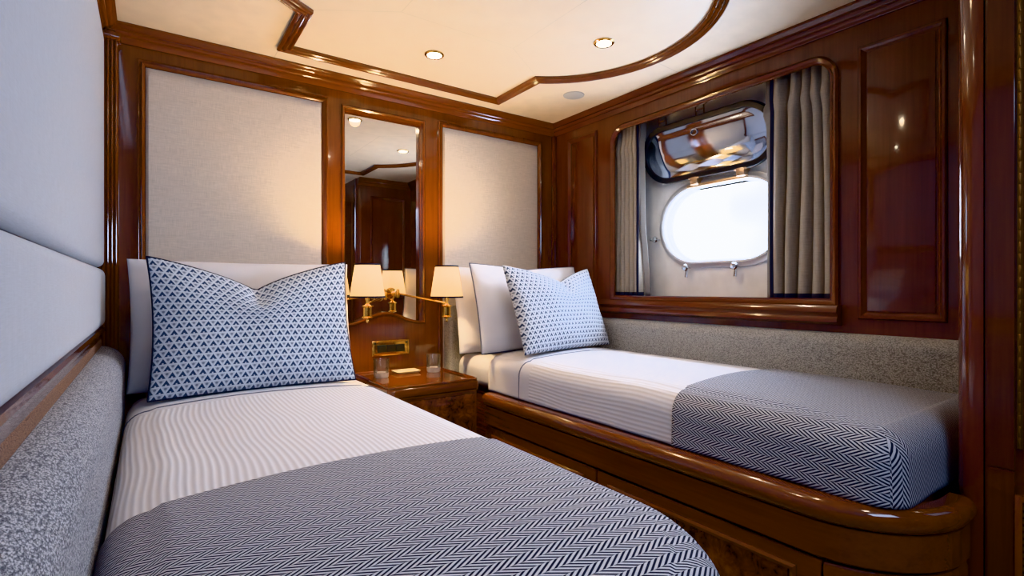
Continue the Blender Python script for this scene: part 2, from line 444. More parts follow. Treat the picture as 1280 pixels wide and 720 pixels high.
# cornice
cor = [(0, 0), (.062, 0), (.062, .007), (.056, .010), (.050, .020), (.040, .026), (.036, .026), (.034, .034), (.026, .040), (.022, .041), (.018, .050), (.012, .056), (.008, .062), (0, .062)]
FB = 0.40                                                     # bulkhead at the foot of the right berth
bm = nb(); sweep(bm, [(XL, YF), (XR, YF), (XR, YB), (XL, YB), (XL, YF)][2:4], cor, lambda a, b, h: (a, b, ZT - h))
struct(finish('trim_5', bm, wood_x))
bm = nb(); sweep(bm, [(XR, FB), (XR, YB)], cor, XY)
struct(finish('trim_6', bm, red_y))
bm = nb(); sweep(bm, [(XL, YB), (XL, YF)], cor, XY)
struct(finish('trim_7', bm, wood_y))
bm = nb(); sweep(bm, [(1.56, FB), (XR, FB)], cor, XY)
struct(finish('trim_8', bm, wood_x))

# fluted corner pilaster
bm = nb(); fl = [(-.158, 0)]
for k in range(5):
    x0 = -.158 + k * .0125
    fl += [(x0, .03), (x0 + .003, .036), (x0 + .0065, .038), (x0 + .010, .036), (x0 + .0125, .030)]
fl += [(-.094, 0)]
ra = [bm.verts.new((x, YB - d, 0)) for x, d in fl]; rb = [bm.verts.new((x, YB - d, 2.0)) for x, d in fl]
for j in range(len(fl)):
    k = (j + 1) % len(fl); bm.faces.new((ra[j], ra[k], rb[k], rb[j]))
bm.faces.new(ra); bm.faces.new(rb)
struct(finish('trim_9', bm, wood_z, angle=50))
bm = nb(); box(bm, XL, -.086, YB - .07, YB, 1.985, 2.005, .006); lathe(bm, [(.004, 0), (.018, .0), (.026, -.008), (.022, -.016), (.010, -.022), (.002, -.023)], (-.118, YB - .052, 2.012), 'z', 16)
struct(finish('trim_10', bm, wood_z))
# slim right corner post of the back wall
bm = nb(); box(bm, XR - .03, XR, YB - .03, YB, 0, 1.995, .01)
struct(finish('trim_11', bm, red_z))
# moulding frames round the two linen panels
def frame(name, x0, x1, z0, z1, m, sides='ltr'):
    bm = nb(); pr = [(-.016, 0), (-.016, .010), (-.010, .014), (-.004, .010), (.0, .018), (.008, .012), (.012, .004), (.012, 0)]
    pr = [(-a, b) for a, b in pr][::-1]
    sweep(bm, [(x0, z0), (x0, z1), (x1, z1), (x1, z0)], pr, lambda a, b, h: (a, YB - h, b))
    return struct(finish(name, bm, m))
frame('trim_12', -.022, .675, .55, 1.932, wood_z)
frame('trim_13', 1.286, 1.956, .55, 1.930, wood_z)
# ceiling moulding: octagon-like loop with bowed ends
def ceil_loop():
    pts = []; cy = 1.465; r = .565
    a0 = math.atan2(1.955 - cy, 1.525 - 1.245)
    pts += [(.462, 2.302), (1.525, 2.302)]
    for k in range(25):
        a = a0 - 2 * a0 * k / 24; pts.append((1.245 + r * math.cos(a), cy + r * math.sin(a)))
    pts += [(1.525, .628), (.462, .628)]
    for k in range(25):
        a = PI + a0 - 2 * a0 * k / 24; pts.append((.742 + r * math.cos(a), cy + r * math.sin(a)))
    return pts
bm = nb(); sweep(bm, ceil_loop(), molding(.052, .022, 3), XY, closed=True)
struct(finish('trim_14', bm, wood_x, angle=35))
bm = nb()
def seam(p, q, w=.0016):
    p, q = Vector((*p, 0)), Vector((*q, 0)); d = (q - p).normalized(); n = Vector((-d.y, d.x, 0)) * w
    vs = [bm.verts.new((v.x, v.y, ZT - .0006)) for v in (p + n, q + n, q - n, p - n)]; bm.faces.new(vs)
for p, q in [((1.25, 1.77), (.752, 1.77)), ((1.25, 1.77), (1.25, 1.16)), ((.752, 1.77), (.752, 1.16)), ((1.25, 1.16), (.752, 1.16)),
             ((1.25, 1.77), (1.52, 1.95)), ((.752, 1.77), (.47, 1.95)), ((1.25, 1.16), (1.52, .97)), ((.752, 1.16), (.47, .97)),
             ((.447, 2.32), (.447, 2.45)), ((1.83, 1.51), (2.02, 1.525))]: seam(p, q)
struct(finish('trim_15', bm, seam_m, smooth=False))

# raised panels in the right wall
def raised(name, y0, y1, z0, z1):
    bm = nb()
    sweep(bm, [(y0, z0), (y1, z0), (y1, z1), (y0, z1)], [(0, 0), (0, .006), (.005, .013), (.012, .013), (.017, .007), (.022, .004), (.026, .0)], lambda a, b, h: (XR - h, a, b), closed=True)
    box(bm, XR - .005, XR, y0 + .03, y1 - .03, z0 + .03, z1 - .03, .002)
    return struct(finish(name, bm, red_z))
raised('trim_16', .548, .802, .938, 1.911)
raised('trim_17', 2.118, 2.371, .938, 1.945)

# bulkhead at the foot of the right berth: rounded end post, then the aisle face
bm = nb(); pts = [(XR, FB), (1.60, FB)] + [(1.60 - .05 * math.sin(k / 10 * PI / 2), FB - .05 + .05 * math.cos(k / 10 * PI / 2)) for k in range(1, 11)] + [(1.55, .345), (1.62, .345), (1.62, FB - .05), (XR, FB - .05)]
ra = [bm.verts.new((x, y, 0)) for x, y in pts]; rb = [bm.verts.new((x, y, ZT)) for x, y in pts]
for j in range(len(pts)):
    k = (j + 1) % len(pts); bm.faces.new((ra[j], ra[k], rb[k], rb[j]))
bm.faces.new(ra); bm.faces.new(rb)
struct(finish('wall_foot', bm, red_z))
bm = nb(); box(bm, 1.552, 1.62, YF, .342, 0, ZT)
struct(finish('wall_entry', bm, entry_w, smooth=False))
bm = nb(); box(bm, 1.56, 1.62, .342, .3445, 0, ZT)
struct(finish('trim_18', bm, void_m, smooth=False))           # shadow gap
# panel with burl on the bulkhead (seen in the mirror)
bm = nb(); sweep(bm, [(1.68, .95), (2.02, .95), (2.02, 1.9), (1.68, 1.9)], [(0, 0), (0, .006), (.006, .013), (.016, .008), (.024, 0)], lambda a, b, h: (a, FB + h, b), closed=True)
struct(finish('trim_19', bm, red_z))
bm = nb(); box(bm, 1.546, 1.5515, .292, .338, .02, .648, .001); box(bm, 1.546, 1.5515, .292, .338, .652, 2.0, .001)
# aisle face fillet panels are plain, with a fine horizontal joint
struct(finish('trim_20', bm, entry_w, smooth=False))

# brass piano hinge up the aisle face and the louvred grille below it
t = thing('piano_hinge', 'slim brass piano hinge running up the glossy panel at the far right edge', 'hinge', (1.549, .287, .70))
bm = nb(); box(bm, 1.5475, 1.5518, .2795, .2885, .70, 2.0); finish('hinge_leaf', bm, old_brass, t, smooth=False)
bm = nb()
for k in range(52):
    z = .70 + k * .025; lathe(bm, [(.0022, .001), (.0027, .002), (.0027, .0235), (.0022, .0245)], (1.5465, .2835, z), 'z', 8)
finish('knuckles', bm, old_brass, t)
t = thing('vent_grille', 'dark wooden louvred grille low on the panel at the far right edge', 'vent', (1.55, .25, .1))
bm = nb(); box(bm, 1.540, 1.5518, .279, .291, .1, .60, .001); box(bm, 1.540, 1.5518, .14, .152, .1, .60, .001); box(bm, 1.540, 1.5518, .152, .279, .588, .60); box(bm, 1.540, 1.5518, .152, .279, .1, .112)
finish('grille_frame', bm, wood_z, t)
bm = nb()
for k in range(32): 
    z = .118 + k * .0146; box(bm, 1.543, 1.5515, .1522, .2788, z, z + .006)
finish('slats', bm, old_brass, t, smooth=False)

# ------------------------------------------------------------------ wall upholstery and mirror
def soft_panel(name, mat, label, x0, x1, z0, z1):
    bm = nb(); t = .012
    def f(u, v):
        e = min(u, 1 - u) * (x1 - x0); g = min(v, 1 - v) * (z1 - z0); d = min(e, g)
        h = t * math.sqrt(max(0, 1 - max(0, 1 - d / .012) ** 2)) if d < .012 else t
        return (x0 + (x1 - x0) * u, YB - .0005 - h, z0 + (z1 - z0) * v)
    us = 60
    grid(bm, us, us, f)
    return tag(finish(name, bm, mat), label, 'wall panel')
soft_panel('fabric_wall_panel', panel_linen, 'beige linen wall panel in mahogany frame behind the left bed', -.012, .665, .55, 1.922)
soft_panel('fabric_wall_panel', panel_linen, 'beige linen wall panel in mahogany frame behind the right bed, beyond the mirror', 1.296, 1.946, .55, 1.920)
t = thing('wall_mirror', 'tall narrow wall mirror with arched lower frame between the two linen panels', 'mirror', (.975, YB, .87))
bm = nb(); box(bm, MX0 - .02, MX1 + .02, YB + .036, YB + .046, .84, MZ1 + .02)
finish('mirror_glass', bm, mirror_m, t, smooth=False)
bm = nb(); sweep(bm, niche, [(-.006, 0), (-.006, .006), (-.001, .011), (.005, .011), (.010, .006), (.012, -.034), (0, -.034)], lambda a, b, h: (a, YB - h, b), closed=True)
finish('mirror_frame', bm, wood_z, t)
def side_pad(name, y0, y1, z0, z1, th, mat, label, cat, r=.02):
    bm = nb(); ny, nz = 50, 30
    def prof(d, r): return 1.0 if d >= r else math.sqrt(max(0, 1 - (1 - d / r) ** 2))
    def dens(t, n): # denser near both ends
        return 0.5 - 0.5 * math.cos(PI * t)
    def f(u, v):
        uu, vv = dens(u, 0), dens(v, 0)
        y = y0 + (y1 - y0) * uu; z = z0 + (z1 - z0) * vv
        h = th * prof(min(y - y0, y1 - y), r) * prof(min(z - z0, z1 - z), r)
        return (XL + .0005 + h, y, z)
    grid(bm, ny, nz, f)
    return tag(finish(name, bm, mat, angle=80), label, cat)
side_pad('upholstered_wall_panel', YF + .05, 2.462, 1.127, 1.99, .022, white_uph, 'large white upholstered panel filling the upper left wall', 'wall panel', .022)
side_pad('upholstered_wall_panel', YF + .05, 2.455, .905, 1.123, .026, white_uph, 'low white upholstered panel on the left wall just below the seam', 'wall panel', .03)
bm = nb(); prz = [(0, .905), (.020, .905), (.026, .899), (.024, .890), (.016, .886), (.012, .882), (.012, .862), (0, .862)]
ra = [bm.verts.new((XL + d, YF, z)) for d, z in prz]; rb = [bm.verts.new((XL + d, 2.462, z)) for d, z in prz]
for j in range(len(prz)):
    k = (j + 1) % len(prz); bm.faces.new((ra[j], ra[k], rb[k], rb[j]))
bm.faces.new(ra); bm.faces.new(rb)
struct(finish('trim_21', bm, wood_y))
bm = nb(); box(bm, XL, XL + .014, YF + .05, 2.46, .60, .8615, .006, 3)
tag(finish('woven_wall_strip', bm, tweed_brown), 'brown woven strip on the left wall between the wood rail and the grey bolster', 'wall panel')

def bolster(name, a, b, z0, z1, depth, mat, label, wall):
    """upholstered D-section bolster; wall gives the point at (along, depth, z)"""
    bm = nb(); sec = []
    n = 18; hh = (z1 - z0)
    r = min(depth, hh / 2) * .98
    for k in range(n + 1):                       # rounded top edge
        t = k / n * PI / 2; sec.append((depth - r + r * math.cos(PI / 2 - t) if False else depth * math.sin(t) , z1 - r * (1 - math.cos(t))))
    sec.append((depth, z0 + (z1 - r - z0) * .5)); sec.append((depth * .96, z0))
    sec.append((0.001, z0)); sec.append((0.001, z1 - .001))
    rings = []; m = 60
    for i in range(m + 1):
        e = .5 - .5 * math.cos(PI * i / m); s = a + (b - a) * e
        d = min(abs(s - a), abs(b - s)); q = 1 if d > .035 else .8 + .2 * math.sqrt(max(0, 1 - (1 - d / .035) ** 2))
        rings.append([bm.verts.new(wall(s, .001 + (p - .001) * q, z0 + (z - z0) * (.985 + .015 * q))) for p, z in sec])
    k = len(sec)
    for i in range(m):
        for j in range(k): bm.faces.new((rings[i][j], rings[i][(j + 1) % k], rings[i + 1][(j + 1) % k], rings[i + 1][j]))
    bm.faces.new(rings[0]); bm.faces.new(rings[-1])
    return tag(finish(name, bm, mat, angle=60), label, 'bolster')
bolster('side_bolster', .15, 2.455, .55, .835, .072, tweed_grey, 'grey tweed bolster along the left wall beside the near bed', lambda s, d, z: (XL + .0145 + d, s, z))
bolster('side_bolster', .42, 2.40, .60, .886, .045, tweed_grey2, 'grey tweed bolster along the right wall under the window', lambda s, d, z: (XR - .001 - d, s, z))
bolster('head_bolster', 1.300, 2.03, .60, .955, .075, tweed_grey2, 'grey tweed headboard bolster behind the white pillows of the right bed', lambda s, d, z: (s, YB - .014 - d, z))

# ------------------------------------------------------------------ beds
def outline(x0, x1, y0, y1, rc, inset=0, seg=14):
    """plan outline, counter-clockwise from the far left; rc = radii (bl, br, tr, tl)"""
    return rrect(x0 + inset, x1 - inset, y0 + inset, y1 - inset, tuple(max(.002, r - inset) for r in rc), seg)
def slab(bm, levels, closed_top=True):
    rings = [[bm.verts.new((x, y, z)) for x, y in ol] for ol, z in levels]
    n = len(rings[0])
    for a, b in zip(rings, rings[1:]):
        for k in range(n): bm.faces.new((a[k], a[(k + 1) % n], b[(k + 1) % n], b[k]))
    bm.faces.new(rings[0]); bm.faces.new(rings[-1])
def mattress(x0, x1, y0, y1, z0, z1, rc, label, r=.05):
    bm = nb(); lv = []
    for k in range(6):
        t = k / 5 * PI / 2; lv.append((outline(x0, x1, y0, y1, rc, .03 * (1 - math.sin(t))), z0 + .03 * (1 - math.cos(t))))
    for k in range(9):
        t = k / 8 * PI / 2; lv.append((outline(x0, x1, y0, y1, rc, r * (1 - math.cos(t))), z1 - r + r * math.sin(t)))
    slab(bm, lv)
    o = finish('mattress', bm, white_cotton, angle=60)
    return tag(o, label, 'mattress')

class Bed:
    """drape surface of a bed: a crowned, round-edged block"""
    def __init__(s, x0, x1, y0, y1, z1, r, rc_l, rc_r, crown): s.__dict__.update(locals())
    def point(s, p, q, off):
        """p = distance across (cloth), q = along; beyond the top the cloth turns down the side/foot"""
        x0, x1, y0 = s.x0 - off, s.x1 + off, s.y0 - off; z1 = s.z1 + off; r = s.r + off
        return None
def drape(name, bed, mat, off, ya, yb, zlow, sides, uv, foot=False, hem=.0, skew=0.0, parent=None, nu=90, nv=70, rc=.06, wob=.0):
    """cloth over the bed from ya (foot side) to yb (head side). sides: which long sides hang ('l','r').
    Built as rows along the bed; each row is the bed's cross-section. With foot=True the cloth also turns down over the foot
    around a rounded corner."""
    x0, x1, z1, r, cr = bed['x0'] - off, bed['x1'] + off, bed['z1'] + off, bed['r'] + off, bed['crown']
    y0 = bed['y0'] - off
    bm = nb(); uvl = bm.loops.layers.uv.verify()
    # cross-section template: list of (edge_inset_from_left/right side, z, arc) built from the left to the right
    arc = r * PI / 2
    drop = z1 - r - zlow
    def section(half):
        """levels from hem up to the edge of the flat top: (inset, z, arcdist from the flat edge)"""
        out = []
        nd = 10
        for k in range(nd): 
            t = k / nd; out.append((-.002 * (1 - t), zlow + drop * t, arc + drop * (1 - t)))
        for k in range(9):
            a = k / 8 * PI / 2; out.append((r * (1 - math.cos(a)), z1 - r + r * math.sin(a), arc * (1 - k / 8)))
        return out
    lev = section(0)
    W = x1 - x0
    def top_z(x, y):
        u = (x - (x0 + x1) / 2) / (W / 2); v = 1.0
        if foot:
            v = 1 - math.exp(-(max(0, y - y0 - r)) / .12)
        return z1 + cr * max(0, 1 - u * u) * v + .003 * v * noise.noise((x * 3.1, y * 2.3, off * 50)) * (1 - abs(u) ** 3)
    if foot:
        rcl, rcr = bed['rcl'], bed['rcr']
        # rings following the plan outline from the left-head corner round the foot to the right-head corner
        def path(inset):
            P = []; m = 16
            rl, rr_ = max(.004, rcl + off - inset), max(.004, rcr + off - inset)
            X0, X1, Y0 = x0 + inset, x1 - inset, y0 + inset
            ns = 34
            for k in range(ns): P.append((X0, ya_l(yb) + (Y0 + rl - yb) * k / ns, 'l'))
            for k in range(m + 1):
                a = PI + k / m * PI / 2; P.append((X0 + rl + rl * math.cos(a), Y0 + rl + rl * math.sin(a), 'l' if k < m / 2 else 'f'))
            for k in range(1, 30): P.append((X0 + rl + (X1 - rr_ - X0 - rl) * k / 30, Y0, 'f'))
            for k in range(m + 1):
                a = 1.5 * PI + k / m * PI / 2; P.append((X1 - rr_ + rr_ * math.cos(a), Y0 + rr_ + rr_ * math.sin(a), 'f' if k <= m / 2 else 'r'))
            for k in range(1, ns + 1): P.append((X1, Y0 + rr_ + (yb - Y0 - rr_) * k / ns, 'r'))
            return P
        def ya_l(y): return y
        rings = []; meta = []
        for ins, z, s in lev:
            P = path(ins); row = []; mrow = []
            for (x, y, sd) in P:
                yy = y + skew * ((x - x0) / W) * smooth(yb - .25, yb, y)
                fx = 1
                row.append(bm.verts.new((x, yy, z + (.0015 * math.sin(x * 31 + y * 27)) * (s > arc))))
                edge = ins
                if sd == 'l': mrow.append((x - s, yy, x, s, 'l'))
                elif sd == 'r': mrow.append((x + s, yy, x, s, 'r'))
                else: mrow.append((x, yy - s, x, s, 'f'))
            rings.append(row); meta.append(mrow)
        n = len(rings[0])
        for i in range(len(rings) - 1):
            for k in range(n - 1):
                if 'l' not in sides and meta[i][k][4] == 'l' and i < 6: continue
                f = bm.faces.new((rings[i][k], rings[i][k + 1], rings[i + 1][k + 1], rings[i + 1][k]))
                sd = meta[i][k][4]
                if meta[i][k + 1][4] != sd: sd = meta[i][k + 1][4] if sd == 'l' else sd
                for l, (a, b) in zip(f.loops, ((i, k), (i, k + 1), (i + 1, k + 1), (i + 1, k))):
                    v = rings[a][b].co; s = meta[a][b][3]; ins = lev[a][0]
                    if max(rcl, rcr) > .1:        # wide rounded corner: the cloth fans out with no seam
                        base = rings[-1][b].co; d = rings[0][b].co - base; d.z = 0
                        if d.length > 1e-6: d.normalize()
                        c = (base.x + d.x * s, base.y + d.y * s)
                    elif sd == 'l': c = (v.x - ins + r - arc * 0 - s if False else x0 + r - s, v.y)
                    elif sd == 'r': c = (x1 - r + s, v.y)
                    else: c = (v.x, y0 + r - s)
                    l[uvl].uv = uv(*c)
        # top: rows between the mirrored points of the innermost ring
        inner = rings[-1]; half = n // 2
        cols = 40; rows = []
        for k in range(half + 1):
            a, b = inner[k], inner[n - 1 - k]
            if a is b: rows.append([a] * (cols + 1)); continue
            row = [a]
            for c in range(1, cols):
                t = c / cols; p = a.co.lerp(b.co, t); row.append(bm.verts.new((p.x, p.y, top_z(p.x, p.y))))
            row.append(b); rows.append(row)
        for k in range(half):
            for c in range(cols):
                q = [rows[k][c], rows[k][c + 1], rows[k + 1][c + 1], rows[k + 1][c]]
                qq = []
                for v in q:
                    if v not in qq: qq.append(v)
                if len(qq) < 3: continue
                ysx = [v.co.y for v in qq]
                if max(ysx) - min(ysx) < 1e-5: continue
                try: f = bm.faces.new(qq)
                except ValueError: continue
                for l in f.loops: l[uvl].uv = uv(l.vert.co.x, l.vert.co.y)
    else:
        cs = []
        ll = lev if 'l' in sides else lev[6:]
        for ins, z, s in ll: cs.append((x0 + ins, z, x0 + r - s))
        m = 40
        for k in range(1, m):
            x = x0 + r + (W - 2 * r) * k / m; cs.append((x, None, x))
        for ins, z, s in (lev if 'r' in sides else lev[6:])[::-1]: cs.append((x1 - ins, z, x1 - r + s))
        rows = []
        for j in range(nv + 1):
            y = ya + (yb - ya) * j / nv; row = []
            for x, z, c in cs:
                yy = y
                row.append((bm.verts.new((x, yy, z if z is not None else top_z(x, yy))), c))
            rows.append(row)
        for j in range(nv):
            for k in range(len(cs) - 1):
                q = (rows[j][k], rows[j][k + 1], rows[j + 1][k + 1], rows[j + 1][k])
                f = bm.faces.new([v[0] for v in q])
                for l, v in zip(f.loops, q): l[uvl].uv = uv(v[1], v[0].co.y)
    bmesh.ops.recalc_face_normals(bm, faces=bm.faces)
    up = max(bm.faces, key=lambda f: abs(f.normal.z) * f.calc_center_median().z)
    o = finish(name, bm, mat, parent, angle=70)
    md = o.modifiers.new('cloth_thickness', 'SOLIDIFY'); md.thickness = .004; md.offset = 0
    return o
def cuff_line(bed, off, y, zlow, sides, rad, mat, parent):
    """piping along the cuff, following the cross-section"""
    x0, x1, z1, r, cr = bed['x0'] - off, bed['x1'] + off, bed['z1'] + off, bed['r'] + off, bed['crown']
    pts = []
    if 'l' in sides: pts.append((x0, y, zlow + .004))
    for k in range(9):
        a = k / 8 * PI / 2; pts.append((x0 + r * (1 - math.cos(a)), y, z1 - r + r * math.sin(a)))
    for k in range(1, 30):
        x = x0 + r + (x1 - x0 - 2 * r) * k / 30; u = (x - (x0 + x1) / 2) / ((x1 - x0) / 2)
        pts.append((x, y, z1 + cr * (1 - u * u) + .003 * noise.noise((x * 3.1, y * 2.3, off * 50)) * (1 - abs(u) ** 3)))
    for k in range(8, -1, -1):
        a = k / 8 * PI / 2; pts.append((x1 - r * (1 - math.cos(a)), y, z1 - r + r * math.sin(a)))
    if 'r' in sides: pts.append((x1, y, zlow + .004))
    bm = nb(); tube(bm, pts, rad, 8)
    return finish('piping', bm, mat, parent)

# left bed (near)
LB = dict(x0=-.060, x1=.775, y0=.36, z1=.648, r=.062, crown=.022, rcl=.05, rcr=.30)
mattress(-.058, .770, .375, 2.44, .412, .636, (.05, .26, .05, .05), 'white sheeted mattress of the near left bed')
c = drape('coverlet', LB, ribs, .004, .98, 2.27, .425, 'r', lambda p, q: (p, q - 1.985), nv=60)
tag(c, 'white ribbed coverlet with grey piped cuff on the near left bed', 'coverlet')
cuff_line(LB, .006, 2.03, .42, 'r', .0032, piping_m, c)
o = drape('throw_blanket', LB, throw_m, .011, 0, 1.10, .42, 'r', lambda p, q: (q, p), foot=True, skew=.03)
tag(o, 'navy and white herringbone throw across the foot of the near left bed', 'blanket')

# base of the left bed
t = thing('berth', 'mahogany berth base under the near left bed', 'bed base', (.35, 1.4, 0))
bm = nb(); slab(bm, [(outline(XL + .02, .80, .34, 2.45, (.03, .28, .01, .01)), .0), (outline(XL + .02, .80, .34, 2.45, (.03, .28, .01, .01)), .36)]); finish('base_panel', bm, wood_y, t)
bm = nb(); lv = []
for k in range(9):
    a = -PI / 2 + k / 8 * PI; lv.append((outline(XL + .02, .82, .32, 2.45, (.03, .30, .01, .01), .022 * (1 - math.cos(a))), .388 + .022 * math.sin(a)))
slab(bm, lv); finish('rail', bm, wood_y, t)

# right bed
RX0, RYF = 1.252, .355
RB = dict(x0=1.318, x1=2.022, y0=.435, z1=.722, r=.055, crown=.022, rcl=.055, rcr=.02)
mattress(1.320, 2.022, .45, 2.40, .572, .708, (.06, .03, .04, .06), 'white sheeted mattress of the right bed by the window', r=.06)
c = drape('coverlet', RB, ribs, .003, .93, 2.06, .569, 'l', lambda p, q: (p, q - 1.745), nv=60)
tag(c, 'white ribbed coverlet with grey piped cuff on the right bed', 'coverlet')
cuff_line(RB, .005, 1.815, .569, 'l', .0032, piping_m, c)
o = drape('throw_blanket', RB, throw_m, .010, 0, 1.01, .569, 'l', lambda p, q: (p, q), foot=True, skew=.035)
tag(o, 'navy and white herringbone throw over the foot of the right bed', 'blanket')

t = thing('berth', 'mahogany berth base with rounded rail and burl cupboard fronts under the right bed', 'bed base', (1.66, 1.4, 0))
RC = (.25, .02, .02, .02)
def ol(inset, x1=1.549, y1=2.02): 
    """open path of the front: from the head end down the aisle and round the foot to the post"""
    r = .25 - inset; x0 = RX0 + inset; y0 = RYF + inset
    P = [(x0, y1)] + [(x0, y1 + (y0 + r - y1) * k / 12) for k in range(1, 12)]
    for k in range(17):
        a = PI + k / 16 * PI / 2; P.append((x0 + r + r * math.cos(a), y0 + r + r * math.sin(a)))
    P.append((x1, y0)); return P
def strip(bm, prof, y1=2.02, cap=True):
    """profile (inset, z) swept along the front path"""
    rings = []
    for ins, z in prof: rings.append([bm.verts.new((x, y, z)) for x, y in ol(ins, y1=y1)])
    n = len(rings[0]); m = len(rings)
    for i in range(m):
        a, b = rings[i], rings[(i + 1) % m]
        for k in range(n - 1): bm.faces.new((a[k], a[k + 1], b[k + 1], b[k]))
    bm.faces.new([r[0] for r in rings]); bm.faces.new([r[-1] for r in rings])
rp = []
for k in range(15):
    a = -PI / 2 + k / 14 * PI; rp.append((.026 - .026 * math.cos(a) * 1.0, .5385 + .0285 * math.sin(a)))
rp = [(i, z) for i, z in rp] + [(.050, .567), (.054, .562), (.054, .51)]
bm = nb(); strip(bm, rp); finish('rail', bm, wood_y, t)
bm = nb(); strip(bm, [(.012, .5095), (.012, .432), (.016, .428), (.045, .428), (.045, .5095)]); finish('fascia', bm, berth_w, t)
bm = nb(); strip(bm, [(.028, .4275), (.028, .421), (.05, .421), (.05, .4275)]); finish('shadow_gap', bm, void_m, t)
bm = nb(); strip(bm, [(.045, .08), (.045, .4205), (.06, .4205), (.06, .08)]); finish('carcass', bm, berth_w, t)
bm = nb(); strip(bm, [(.075, .0), (.075, .0795), (.09, .0795), (.09, .0)]); finish('plinth', bm, void_m, t)
bm = nb(); box(bm, RX0 + .09, XR - .002, FB + .06, 2.4, .2, .54); finish('deck', bm, berth_w, t, smooth=False)
# cupboard doors along the aisle, each with a burl panel in a moulding
ys = [(1.30, 2.015), (.565, 1.296)]
for ya, yb in ys:
    bm = nb(); box(bm, RX0 + .018, RX0 + .0445, ya + .002, yb - .002, .085, .419, .002)
    d = finish('cupboard_door', bm, berth_w, t)
    bm = nb(); box(bm, RX0 + .013, RX0 + .018, ya + .075, yb - .075, .14, .372, .001); finish('burl_panel', bm, burl, d, smooth=False)
    bm = nb(); sweep(bm, [(ya + .055, .12), (yb - .055, .12), (yb - .055, .388), (ya + .055, .388)], [(0, 0), (0, .006), (.006, .011), (.014, .009), (.020, .0)], lambda a, b, h: (RX0 + .018 - h, a, b), closed=True); finish('panel_moulding', bm, berth_w, d)
# curved corner front
bm = nb(); rings = []
def corner(ins):
    r = .25 - ins; x0 = RX0 + ins; y0 = RYF + ins; P = [(x0, .560)] + [(x0 + r + r * math.cos(PI + k / 16 * PI / 2), y0 + r + r * math.sin(PI + k / 16 * PI / 2)) for k in range(3, 17)] + [(1.548, y0)]
    return P
for ins, z in ((.018, .085), (.016, .412), (.02, .419), (.0445, .419), (.0445, .085)): rings.append([bm.verts.new((x, y, z)) for x, y in corner(ins)])
for i in range(5):
    a, b = rings[i], rings[(i + 1) % 5]
    for k in range(len(a) - 1): bm.faces.new((a[k], a[k + 1], b[k + 1], b[k]))
bm.faces.new([r[0] for r in rings]); bm.faces.new([r[-1] for r in rings])
finish('curved_front', bm, berth_w, t)

# ------------------------------------------------------------------ pillows
def pillow(name, w, h, th, mat, loc, tilt, yaw, label, cat, dip=0.0, seed=0, roll=0.0, dipx=0.0, cave=.05, group=None, piping=None, sag=0.0):
    bm = nb(); uvl = bm.loops.layers.uv.verify(); n = 48
    def edge(t): return max(0.0, 1 - abs(t) ** 2.6)
    def P(u, v, side):
        x = w / 2 * u * (1 - cave * (1 - v * v)); z = h / 2 * v * (1 - cave * (1 - u * u) * (1 if v > 0 else .55))
        body = (edge(u) * edge(v)) ** .52
        y = side * th / 2 * body
        g = math.exp(-((u - dipx) / .34) ** 2); s = smooth(-.15, 1.0, v)
        cusp = math.exp(-abs(u - dipx) / .30)
        z -= dip * (.30 * cusp + .70 * max(0.0, 1 - abs(u - dipx) / (1 - dipx * (1 if u > dipx else -1))) ** 1.25) * s
        y -= side * th / 2 * body * .45 * math.exp(-((u - dipx) / .09) ** 2) * smooth(.25, .9, v) * (dip > 0)
        y += .010 * noise.noise((u * 2.2 + seed, v * 2.2, side * .5)) * body + .004 * noise.noise((u * 7 + seed, v * 7, side)) * (1 - body) * (abs(u) < .999 and abs(v) < .999)
        # gather wrinkles toward the corners
        y += side * .003 * math.sin(9 * (abs(u) - abs(v)) + seed) * (abs(u * v)) * body
        if v < 0: z += sag * (1 - abs(u) ** 4) * (v * v) * 0
        return Vector((x, y, z))
    gr = {}
    def dens(i):
        t = i / n * 2 - 1; return math.sin(t * PI / 2) * .55 + t * .45
    for side in (-1, 1):
        for i in range(n + 1):
            for j in range(n + 1):
                rim = i in (0, n) or j in (0, n)
                key = (i, j, 0 if rim else side)
                if key not in gr: gr[key] = bm.verts.new(P(dens(i), dens(j), 0 if rim else side))
    G = lambda i, j, s: gr[(i, j, 0 if (i in (0, n) or j in (0, n)) else s)]
    for side in (-1, 1):
        for i in range(n):
            for j in range(n):
                idx = ((i, j), (i + 1, j), (i + 1, j + 1), (i, j + 1))
                f = bm.faces.new([G(a, b, side) for a, b in idx])
                for l, (a, b) in zip(f.loops, idx): l[uvl].uv = (dens(a) * w / 2 + .5, dens(b) * h / 2 + .5)
    o = finish(name, bm, mat, angle=0)
    o.rotation_euler = (tilt, roll, yaw); o.location = loc
    tag(o, label, cat, group)
    if piping:
        bm = nb(); pts = [P(dens(i), -1, 0) for i in range(n + 1)] + [P(1, dens(j), 0) for j in range(1, n + 1)] + [P(dens(i), 1, 0) for i in range(n - 1, -1, -1)] + [P(-1, dens(j), 0) for j in range(n - 1, 0, -1)]
        tube(bm, pts, .0032, 6, closed=True)
        me = bpy.data.meshes.new('piping'); bmesh.ops.recalc_face_normals(bm, faces=bm.faces); bm.to_mesh(me); bm.free()
        for p in me.polygons: p.use_smooth = True
        me.materials.append(piping); c = bpy.data.objects.new('piping', me); C.objects.link(c); c.parent = o
    return o
R = math.radians
